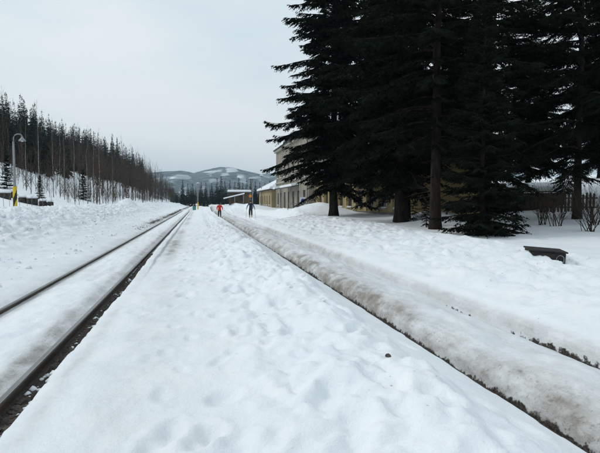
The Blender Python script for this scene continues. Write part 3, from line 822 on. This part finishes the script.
# main two-storey block, far end at the corner seen left of the spruce
GX, GZ = 12.5, .35
mbld = tag(empty('station_building', (GX, 56.2, GZ)), 'two-storey grey-beige station building with dark doorways behind the leftmost big spruce', 'building')
LEN, HT = 24.0, 9.6
ops_d = [(c - .75, c + .75, .02, 2.95) for c in (2.6, 6.2, 9.6, 13.0, 16.4, 19.6)]
ops_w = [(c - .6, c + .6, 5.2, 7.3) for c in (2.6, 6.2, 9.6, 13.0, 16.4, 19.6, 22.4)] + [(21.8, 22.9, 1.0, 2.9)]
facade(mbld, 'wall', M['plaster'], 0, LEN, -.4, HT, ops_d + ops_w)
mb = MB(); mb.poly([(0, LEN, -.4), (10, LEN, -.4), (10, LEN, HT), (0, LEN, HT), (0, 0, -.4), (10, 0, -.4), (10, 0, HT), (0, 0, HT)], [(0, 3, 2, 1), (4, 5, 6, 7), (1, 2, 6, 5)])
mb.box(.24, .26, .05, LEN - .05, -.4, HT - .05); mb.build('end_wall', M['plaster'], mbld, fix=False)
for a, b, c, d in ops_d: door(mbld, 0, a, b, c, d)
for a, b, c, d in ops_w: window(mbld, 0, a, b, c, d)
mb = MB(); mb.box(-.18, 0, -.15, LEN + .35, 4.35, 4.6); mb.build('cornice', M['plaster2'], mbld)
mb = MB(); mb.box(-.35, 0, -.3, LEN + .4, HT - .25, HT + .05); mb.build('eave_cornice', M['plaster2'], mbld)
for y in (-.0, 4.4, 11.3, 18.0, LEN - .5):
    mb = MB(); mb.box(-.10, 0, y, y + .5, -.4, 4.348); mb.box(-.08, 0, y + .04, y + .46, 4.602, HT - .252); mb.build('pilaster', M['plaster2'], mbld)
for y0, y1 in ((5.2, 13.9), (18.6, 20.6)):
    mb = MB(); mb.prism([(-1.1, 3.35), (-.004, 3.6), (-.004, 3.7), (-1.1, 3.45)], 'y', y0, y1); cp = mb.build('canopy', M['tin'], mbld)
    mb = MB(); mb.prism([(-1.16, 3.455), (-.005, 3.705), (-.005, 4.0), (-1.16, 3.78)], 'y', y0 - .05, y1 + .05); mb.build('snow_cap', M['snowplain'], cp, bevel=.08)
mb = MB(); mb.tube([(-.12, .25, -.3), (-.12, .25, HT - .3)], .06, 8); mb.build('downpipe', M['tin'], mbld)
def hip_roof(parent, x0, x1, y0, y1, z, rise, m_, ov=.5, snow=.3):
    a, b, c, d = x0 - ov, x1 + ov, y0 - ov, y1 + ov; xm = (a + b) / 2; t = (b - a) / 2
    def hp(z0, k):
        return [(a-k, c-k, z0), (b+k, c-k, z0), (b+k, d+k, z0), (a-k, d+k, z0), (xm, c + t*.9, z0 + rise), (xm, d - t*.9, z0 + rise)]
    mb = MB(); lo, up = hp(z, 0), hp(z + .14, 0)
    mb.poly(lo + up, [(0, 3, 2, 1), (6, 7, 10), (7, 8, 11, 10), (8, 9, 11), (9, 6, 10, 11), (0, 1, 7, 6), (1, 2, 8, 7), (2, 3, 9, 8), (3, 0, 6, 9)])
    rf = mb.build('roof', m_, parent)
    mb = MB(); lo, up = hp(z + .145, .02), hp(z + .145 + snow, -.1)
    mb.poly(lo + up, [(0, 3, 2, 1), (6, 7, 10), (7, 8, 11, 10), (8, 9, 11), (9, 6, 10, 11), (0, 1, 7, 6), (1, 2, 8, 7), (2, 3, 9, 8), (3, 0, 6, 9)])
    mb.build('snow_cap', M['snowplain'], rf, bevel=.04)
    return rf
rf = hip_roof(mbld, 0, 10, 0, LEN, HT + .06, 3.2, M['tin'])
for y in (7, 16):
    mb = MB(); mb.box(4.4, 5.2, y, y + .9, HT + 2.2, HT + 4.6); mb.box(4.3, 5.3, y - .1, y + 1.0, HT + 4.603, HT + 4.8); mb.build('chimney', M['plinth'], rf)

# ochre single-storey wing, runs towards the camera behind the trees
WX = 13.3
wing = tag(empty('station_wing', (WX, 29.3, GZ)), 'low ochre station wing with tall dark windows behind the big conifers', 'building')
WL, WH = 26.85, 4.3
ow = [(2.0 + i * 2.75, 3.25 + i * 2.75, 1.05, 3.3) for i in range(9)]
facade(wing, 'wall', M['ochre'], 0, WL, .75, WH, ow)
mb = MB(); mb.box(-.06, .3, -.05, WL, -.5, .748); mb.build('plinth', M['plinth'], wing)
mb = MB(); mb.poly([(0, 0, .75), (5, 0, .75), (5, 0, WH), (0, 0, WH), (0, WL - .01, .75), (5, WL - .01, .75), (5, WL - .01, WH), (0, WL - .01, WH)], [(0, 1, 2, 3), (1, 5, 6, 2), (4, 7, 6, 5)])
mb.box(.24, .26, .05, WL - .05, .75, WH - .05); mb.box(.3, 4.9, .02, .2, -.5, .749); mb.build('end_wall', M['ochre'], wing, fix=False)
for i, o_ in enumerate(ow): window(wing, 0, *o_)
for i in range(10):
    y = .95 + i * 2.75 - .28
    mb = MB(); mb.box(-.09, 0, y, y + .5, .752, WH - .3); mb.build('pilaster', M['ochre2'], wing)
mb = MB(); mb.box(-.16, 0, -.1, WL, WH - .297, WH - .02); mb.build('cornice', M['plaster2'], wing)
mb = MB(); mb.prism([(-.5, WH), (5.4, WH), (2.5, WH + 1.7)], 'y', -.4, WL - .02); rf = mb.build('roof', M['tin'], wing)
mb = MB(); mb.prism([(-.56, WH + .02), (-.56, WH + .3), (2.5, WH + 2.06), (5.46, WH + .3), (5.46, WH + .02), (2.5, WH + 1.72)], 'y', -.45, WL - .06); mb.build('snow_cap', M['snowplain'], rf, bevel=.05)

# ochre annex at the far end
ann = tag(empty('station_annex', (11.8, 81, .35)), 'small ochre annex with snow-laden roof at the far end of the station', 'building')
AL, AH = 17.0, 3.5
oa = [(c - .5, c + .5, 1.0, 2.6) for c in (2.5, 5.5, 8.5, 11.5, 14.5)]
facade(ann, 'wall', M['ochre2'], 0, AL, -.4, AH, oa)
mb = MB(); mb.poly([(0, 0, -.4), (7, 0, -.4), (7, 0, AH), (0, 0, AH), (0, AL, -.4), (7, AL, -.4), (7, AL, AH), (0, AL, AH)], [(0, 1, 2, 3), (1, 5, 6, 2), (4, 7, 6, 5)])
mb.box(.24, .26, .05, AL - .05, -.4, AH - .05); mb.build('end_wall', M['ochre2'], ann, fix=False)
for o_ in oa: window(ann, 0, *o_)
rf = hip_roof(ann, 0, 7, 0, AL, AH + .01, 2.1, M['tin'], ov=.45, snow=.35)
mb = MB(); mb.box(3.1, 3.8, 6, 6.8, AH + 1.2, AH + 3.4); mb.build('chimney', M['plinth'], rf)

# shelter far down the line
SY = 118
sh = tag(empty('platform_shelter', (7.1, SY, 1.45), R(-4)), 'small far platform shelter with two snowy roofs between the walkers', 'shelter')
mb = MB(); mb.box(0, 5.0, 1.6, 4.6, -.4, 2.55); mb.build('wall', M['brownwall'], sh)
mb = MB(); mb.box(-.3, 5.2, .9, 4.9, 2.553, 2.75); rf = mb.build('roof', M['tin'], sh)
mb = MB(); mb.box(-.35, 5.25, .85, 4.95, 2.753, 3.35); mb.build('snow_cap', M['snowplain'], rf, bevel=.22, smooth=True)
mb = MB(); mb.box(1.6, 2.1, 2.4, 2.9, 3.2, 4.0); mb.build('chimney', M['plinth'], rf)
mb = MB(); mb.prism([(-1.2, 1.05), (3.6, 2.2), (3.6, 2.3), (-1.2, 1.15)], 'y', -1.2, .88); lr = mb.build('lower_roof', M['tin'], sh)
mb = MB(); mb.prism([(-1.25, 1.155), (3.62, 2.305), (3.62, 2.62), (-1.25, 1.42)], 'y', -1.25, .84); mb.build('snow_cap', M['snowplain'], lr, bevel=.06)
for x in (1.3, 3.3, 4.9):
    mb = MB(); mb.box(x, x + .14, -1.1, -.96, -.4, 1.05 + (x + 1.2) * .235 if x < 4 else 2.55); mb.build('post', M['galv'], sh)
for x in (.6, 2.3):
    mb = MB(); mb.box(x, x + 1.0, 1.56, 1.6, .7, 1.9); w = mb.build('window', M['glass'], sh)
mb = MB(); mb.box(4.65, 5.25, -1.2, -1.0, 1.55, 2.15); mb.build('orange_box', M['orange'], sh, bevel=.03)
mb = MB(); mb.box(-.35, .35, -.22, .22, -.3, .75); mb.prism([(-.4, .752), (.4, .752), (.36, .84), (-.36, .84)], 'y', -.26, .26)
o = mb.build('trackside_cabinet', M['teal'], bevel=.015); o.location = (-.75, 110.5, Hs(-.75, 110.5)); tag(o, 'small teal cabinet beside the far yellow-footed lamp post', 'cabinet')

# low tubular rack and the sign in front of the station
rk = tag(empty('metal_rack', (8.4, 47.0, 1.12), R(3)), 'low grey tubular rack half buried in snow before the station', 'rack')
mb = MB(); mb.tube([(0, 0, .56), (1.85, 0, .56)], .035, 6); mb.build('top_rail', M['galv'], rk)
for k in range(5):
    mb = MB(); mb.tube([(k * .46, 0, -.4), (k * .46, 0, .55)], .035, 6); mb.build('post', M['galv'], rk)
sg = tag(empty('notice_sign', (11.55, 55.1, Hs(11.55, 55.1))), 'white notice board with a blue picture beside the station corner', 'sign')
mb = MB()
for x in (-.3, .3): mb.tube([(x, 0, -.3), (x, 0, 1.45)], .025, 6)
mb.build('post', M['galv'], sg)
mb = MB(); mb.box(-.36, .36, -.055, -.028, .55, 1.5); mb.build('board', M['white'], sg)
mb = MB(); mb.prism([(-.22, .92), (-.05, .86), (.2, .92), (.22, 1.12), (.1, 1.3), (-.08, 1.32), (-.22, 1.15)], 'y', -.06, -.0555); mb.build('picture', M['blue'], sg)

# dark hoop by the trees
mb = MB(); mb.tube([(-.35, 0, -.3), (-.35, 0, .55), (-.28, 0, .66), (.28, .0, .66), (.35, 0, .55), (.35, 0, -.3)], .05, 8)
o = mb.build('metal_hoop', M['black'], smooth=True); o.location = (12.35, 22.6, Hs(12.35, 22.6)); o.rotation_euler = (0, 0, R(-25)); tag(o, 'dark metal hoop standing in a snow heap between pine trunk and young spruce', 'hoop')

# snowy shed with picket fence at the right
sd = tag(empty('garden_shed', (19.2, 31.5, Hs(20.5, 32) - .1), R(-32)), 'low dark wooden shed with snowy roof behind the conifers', 'shed')
for k in range(22):
    mb = MB(); mb.box(k * .24, k * .24 + .22, -.012 * (k % 2), .03, 0, 1.35); mb.build('plank', M['wood'], sd)
mb = MB(); mb.box(0, 5.3, .04, 2.6, -.2, 1.33); mb.build('wall', M['wood'], sd)
mb = MB(); mb.prism([(-.35, 1.36), (2.9, 1.75), (2.9, 1.82), (-.35, 1.43)], 'x', -.3, 5.6); rf = mb.build('roof', M['tin'], sd)
mb = MB(); mb.prism([(-.4, 1.435), (2.92, 1.825), (2.92, 2.15), (-.4, 1.74)], 'x', -.33, 5.63); mb.build('snow_cap', M['snowplain'], rf, bevel=.07)
fn = tag(empty('picket_fence', (20.6, 27.2, Hs(21.5, 26.7) - .1), R(-32)), 'short weathered picket fence in front of the shed', 'fence')
for k in range(16):
    mb = MB(); h_ = 1.15 + random.uniform(-.07, .07); mb.prism([(k*.19, -.3), (k*.19 + .11, -.3), (k*.19 + .11, h_), (k*.19 + .055, h_ + .08), (k*.19, h_)], 'y', -.012, .012); mb.build('picket', M['wood'], fn)
for z in (.35, .9):
    mb = MB(); mb.box(-.1, 3.1, .014, .06, z, z + .08); mb.build('fence_rail', M['wood'], fn)

# dark box sticking out of the bank
bx = tag(empty('wooden_box', (7.6, 9.85, .57), R(-8)), 'dark slab-shaped box sticking out of the right snow bank', 'box')
mb = MB(); mb.box(-.36, .36, -.30, .30, -.5, .155); mb.build('body', M['creosote'], bx, bevel=.012)
mb = MB(); mb.box(-.39, .39, -.33, .33, .158, .19); mb.build('lid', M['creosote'], bx, bevel=.006)
arc = [(.25 + .075*math.cos(a), -.304, .03 + .075*math.sin(a)) for a in np.linspace(0, math.pi, 9)]
mb = MB(); mb.tube([(.325, -.304, -.05)] + arc + [(.175, -.304, -.05)], .008, 6); mb.build('handle', M['galv'], bx)
bx.rotation_euler = (R(2), R(4), R(-24))

mb = MB(); random.seed(5)
mb.tube([(-.024, 0, .0), (-.012, .004, .006), (.006, 0, .009), (.022, -.004, .002), (.03, -.008, -.004)], [.006, .016, .018, .012, .004], 9)
o = mb.build('earth_clod', M['stone']); o.location = (xat(389, 4.4), 4.4, Hs(xat(389, 4.4), 4.4) + .01); tag(o, 'small dark clod of earth on the snow mound between the tracks', 'clod')

# ------------------------------------------------------------------ people
def person(name, loc, rz, J, paint, mats, label):
    """J: list of (point, parent index, radius); one continuous skinned body"""
    me = bpy.data.meshes.new('body'); me.from_pydata([j[0] for j in J], [(i, j[1]) for i, j in enumerate(J) if j[1] is not None], [])
    o = bpy.data.objects.new('tmp', me); COL.objects.link(o)
    sk = o.modifiers.new('skin', 'SKIN'); sk.use_smooth_shade = True
    for i, j in enumerate(J):
        v = me.skin_vertices[0].data[i]; rr = j[2]; v.radius = rr if isinstance(rr, tuple) else (rr, rr); v.use_root = (i == 0)
    ss = o.modifiers.new('sub', 'SUBSURF'); ss.levels = 2; ss.render_levels = 2
    dg = bpy.context.evaluated_depsgraph_get(); dg.update()
    m2 = bpy.data.meshes.new_from_object(o.evaluated_get(dg)); bpy.data.objects.remove(o)
    m2.name = 'body'; m2.materials.clear()
    for m_ in mats: m2.materials.append(m_)
    for p in m2.polygons: p.material_index = paint(p.center); p.use_smooth = True
    e = tag(empty(name, loc, rz), label, 'person', 'people on the snow'); link('body', m2, e); return e
def skeleton(stride, lelb, lhand, relb, rhand, bulk=1.0):
    a, b = stride
    J = [((0, 0, .95), None, (.165*bulk, .12*bulk)), ((0, .0, 1.12), 0, (.15*bulk, .115*bulk)), ((0, .01, 1.32), 1, (.185*bulk, .125*bulk)), ((0, .01, 1.45), 2, (.12, .09)),
         ((0, .02, 1.53), 3, .055), ((0, .03, 1.60), 4, (.075, .088)), ((0, .03, 1.70), 5, (.078, .095)), ((0, .02, 1.76), 6, (.05, .06)),
         ((-.20, .01, 1.42), 3, .085*bulk), (lelb, 8, .062*bulk), (lhand, 9, .04), ((lhand[0]*1.0, lhand[1] + .05, lhand[2] - .09), 10, .035),
         ((.20, .01, 1.42), 3, .085*bulk), (relb, 12, .062*bulk), (rhand, 13, .04), ((rhand[0], rhand[1] + .05, rhand[2] - .09), 14, .035),
         ((-.10, 0, .86), 0, .11*bulk), ((-.11, a * .5 + .05, .48), 16, .092), ((-.11, a, .09), 17, .066), ((-.12, a + .15, .05), 18, .045),
         ((.10, 0, .86), 0, .11*bulk), ((.11, b * .5 + .05, .48), 20, .092), ((.11, b, .09), 21, .066), ((.12, b + .15, .05), 22, .045)]
    return J
def cap(parent, m_, z0=1.635):
    mb = MB(); mb.lathe((0, .022, 0), [(.0, 1.815), (.05, 1.808), (.088, 1.775), (.106, 1.72), (.108, 1.67), (.098, z0), (.085, z0 + .01)], 14)
    return mb.build('hair', m_, parent, smooth=True)
# walker in red
px1, py1 = 2.62, 62.5
e = person('person', (px1, py1, Hs(px1, py1) - .06), R(8), skeleton((.22, -.16), (-.33, -.05, 1.17), (-.30, .08, .95), (.34, -.06, 1.18), (.40, .02, .93), 1.18),
    lambda c: 3 if c.z > 1.5 else 0 if (c.z > .84 and not (abs(c.x) > .24 and c.z < .93)) else 3 if c.z > .80 and abs(c.x) > .24 else (2 if c.z < .13 else 1),
    [M['red'], M['trouser'], M['boot'], M['skin']], 'person in a red jacket and dark trousers walking away along the snow')
cap(e, M['hair'], 1.60)
# skier in navy
px2, py2 = 5.42, 52.5
zz = Hs(px2, py2)
e = person('person', (px2, py2, zz + .02), R(-4), skeleton((.12, -.08), (-.36, .02, 1.15), (-.42, .16, .92), (.36, .02, 1.15), (.44, .14, .90), 1.0),
    lambda c: 3 if c.z > 1.5 else 3 if (abs(c.x) > .26 and c.z < .90) else 2 if (abs(c.x) > .235 and c.z > .8) else (4 if c.z < .26 else 0 if c.z > .8 else 1),
    [M['navy'], M['trouser'], M['sleeve'], M['skin'], M['tan']], 'person in dark navy ski clothes skiing on the right-hand trail')
cap(e, M['hair'])
for s, lab in ((-1, 'left'), (1, 'right')):
    mb = MB(); x = s * .115; yo = .05
    prof = [(-1.0, .0), (-.9, .012), (.7, .012), (.85, .05), (.98, .13), (.985, .12), (.86, .036), (.7, .0)]
    mb.prism(prof, 'x', x - .027, x + .027)
    o = mb.build('cross_country_ski', M['ski']); o.location = (px2, py2 + yo, zz - .0); o.rotation_euler = (0, 0, R(-4))
    tag(o, 'narrow tan cross-country ski under the %s foot of the navy skier' % lab, 'ski', 'cross-country skis')
    mb = MB(); mb.tube([(s*.43, .20, .98), (s*.50, -.32, -.05)], .012, 6); mb.lathe((s*.492, -.27, .05), [(0, 0), (.05, .0), (.045, .012), (0, .014)], 8)
    o = mb.build('ski_pole', M['galv']); o.location = (px2, py2, zz); o.rotation_euler = (0, 0, R(-4))
    tag(o, 'thin ski pole in the %s hand of the navy skier' % lab, 'ski pole', 'ski poles')

# ------------------------------------------------------------------ the far row of spruces beyond the shelter
fs = []
for i in range(4):
    v, f = low_spruce(300 + i, 11.5, 2.6, 420, .03, .8)
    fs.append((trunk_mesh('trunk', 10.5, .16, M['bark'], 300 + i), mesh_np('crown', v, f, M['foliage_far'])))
row = [(183, 235, 1.0), (188, 250, .95), (193, 230, .9), (201.5, 245, 1.0), (206, 225, .92), (212, 255, .95), (217.5, 228, 1.05), (221.5, 220, 1.1), (225, 250, 1.0),
       (230, 240, 1.0), (235, 245, .95), (239, 230, 1.12), (243, 250, 1.0), (247, 238, 1.05), (251, 228, 1.1), (255.5, 245, 1.0), (260, 240, .95), (265, 250, .95), (270, 240, 1.0)]
names = ['first', 'second', 'third', 'fourth', 'fifth', 'sixth', 'seventh', 'eighth', 'ninth', 'tenth', 'eleventh', 'twelfth', 'thirteenth', 'fourteenth', 'fifteenth', 'sixteenth', 'seventeenth', 'eighteenth', 'nineteenth']
for i, (p, y, s) in enumerate(row):
    lb = 'leftmost dark spruce of the far row below the mountain' if i == 0 else 'rightmost dark spruce of the far row, next to the station annex' if i == len(row) - 1 else '%s dark spruce from the left in the far row below the mountain' % names[i]
    x = xat(p, y); place_tree('far_spruce', fs[i % 4], x, y, i * .9, s, lb, 'tree', 'far row of spruces', z=Hs(x, y))
# brown bare wood among them and a dark wood behind
pts = [(xat(q, 262 + 10 * r.random()), 262 + 10 * r.random(), 1.2, r.uniform(.75, .95)) for q in np.linspace(196, 228, 22)]
V, F = plant(lbr, pts, 5)
tag(link('far_bare_wood', mesh_np('far_bare_wood', V, F, M['twig'])), 'brown leafless trees among the far spruces below the mountain', 'wood', kind='stuff')
pts = []
for _ in range(270):
    y = r.uniform(275, 450); q = r.uniform(172, 420); pts.append((xat(q, y), y, 1.0, r.uniform(.45, .66)))
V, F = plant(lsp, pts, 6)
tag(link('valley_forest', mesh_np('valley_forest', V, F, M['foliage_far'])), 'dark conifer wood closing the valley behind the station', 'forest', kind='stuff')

# ------------------------------------------------------------------ mountain with ski runs
def mountain_mat():
    m, n, l, p = new_mat('wooded_mountain'); p.inputs['Roughness'].default_value = .95; p.inputs['Specular IOR Level'].default_value = .1
    a = n.new('ShaderNodeAttribute'); a.attribute_name = 'snow'
    co = n.new('ShaderNodeTexCoord'); t = n.new('ShaderNodeTexNoise'); t.inputs['Scale'].default_value = .03; t.inputs['Detail'].default_value = 8; t.inputs['Roughness'].default_value = .7
    l.new(co.outputs['Object'], t.inputs['Vector'])
    mr = n.new('ShaderNodeMapRange'); mr.inputs[1].default_value = .38; mr.inputs[2].default_value = .62; l.new(t.outputs['Fac'], mr.inputs[0])
    f1 = n.new('ShaderNodeMix'); f1.data_type = 'RGBA'; f1.inputs['A'].default_value = (.02, .03, .032, 1); f1.inputs['B'].default_value = (.19, .21, .22, 1); l.new(mr.outputs[0], f1.inputs['Factor'])
    f2 = n.new('ShaderNodeMix'); f2.data_type = 'RGBA'; f2.inputs['B'].default_value = (.8, .83, .86, 1); l.new(f1.outputs['Result'], f2.inputs['A']); l.new(a.outputs['Fac'], f2.inputs['Factor'])
    l.new(f2.outputs['Result'], p.inputs['Base Color']); return m
MY = 2600
def mcoord(p, y): return xat(p, y)
mxs = np.concatenate([np.linspace(-900, -160, 50)[:-1], np.linspace(-160, 500, 150)[:-1], np.linspace(500, 1700, 80)]); mys = np.concatenate([np.linspace(1500, 2560, 150)[:-1], np.linspace(2560, 3300, 30)])
MX, MYY = np.meshgrid(mxs, mys)
def az_px(x, y): return 300 + 500 * np.tan(np.arctan2(x, y) - R(11.53))
AP = az_px(MX, MYY)
# real ridge line: main dome with a shoulder to the right, lower ridge to the left
ridge_px = [60, 140, 168, 182, 188, 194, 206, 220, 232, 250, 260, 274, 330, 420]
ridge_up = [26, 28, 31, 32, 31, 29.5, 33, 36, 35.5, 31.5, 29, 30.5, 34, 36]
crest = np.interp(MX, [xat(p, 2550) for p in ridge_px], [u * 5.0 for u in ridge_up])
prof = np.clip(1 - np.abs(MYY - (2550 + .05 * MX)) / 950, 0, 1); prof = prof * prof * (3 - 2 * prof)
MZ = crest * prof + 9 * fbm(MX * .006, MYY * .006, 121, 4) * prof + 1.6 * (vn(MX * .11, MYY * .11, 131)) * prof - 2
up = MZ / np.maximum(MYY, 1) * 500     # height seen, used only to find where on the hill the clearings lie
nzp = fbm(MX * .016, MYY * .010, 141, 4)
def patch(x0, x1, z0, z1): return sstep(x0 - 5, x0 + 5, MX + 34 * nzp) * (1 - sstep(x1 - 5, x1 + 5, MX + 34 * nzp)) * sstep(z0 - 2, z0 + 2, MZ - .06 * (MX - x0) + 9 * nzp) * (1 - sstep(z1 - 2, z1 + 2, MZ - .06 * (MX - x0) + 7 * nzp)) * (MYY < 2600)
mxa = lambda p: xat(p, 2420)
sn = (patch(mxa(226), mxa(236), 138, 166) + .75 * patch(mxa(208), mxa(222), 138, 150) * (nzp > -.15) + .7 * patch(mxa(220), mxa(228), 118, 132) + .6 * patch(mxa(236), mxa(242), 112, 126)
      + .7 * patch(mxa(178), mxa(190), 96, 124) + .5 * patch(mxa(250), mxa(256), 110, 120))
sn = np.clip(sn + .35 * (nzp > .42), 0, 1) * np.clip(.75 + .5 * nzp, .3, 1)
nr, nc = MX.shape; idx = np.arange(nr * nc).reshape(nr, nc)
F = np.stack([idx[:-1, :-1], idx[:-1, 1:], idx[1:, 1:], idx[1:, :-1]], -1).reshape(-1, 4)
mo = link('mountain', mesh_np('mountain', np.stack([MX, MYY, MZ], -1).reshape(-1, 3), F, mountain_mat(), True, {'snow': sn.ravel()}))
tag(mo, 'distant wooded mountain with white ski clearings', kind='structure')

# ------------------------------------------------------------------ haze
mb = MB(); mb.box(-3700, 3700, -120, 4300, -8, 215)
hz = mb.build('haze', None)
hz.data.materials.clear()
hm = bpy.data.materials.new('winter_haze'); hm.use_nodes = True
for nd in list(hm.node_tree.nodes):
    if nd.type == 'BSDF_PRINCIPLED': hm.node_tree.nodes.remove(nd)
pv = hm.node_tree.nodes.new('ShaderNodeVolumePrincipled')
pv.inputs['Color'].default_value = (.62, .83, 1.0, 1); pv.inputs['Density'].default_value = .0002; pv.inputs['Anisotropy'].default_value = .1
out = [q for q in hm.node_tree.nodes if q.type == 'OUTPUT_MATERIAL'][0]
hm.node_tree.links.new(pv.outputs['Volume'], out.inputs['Volume'])
hz.data.materials.append(hm)
tag(hz, 'pale winter haze filling the valley air', 'haze', kind='stuff')
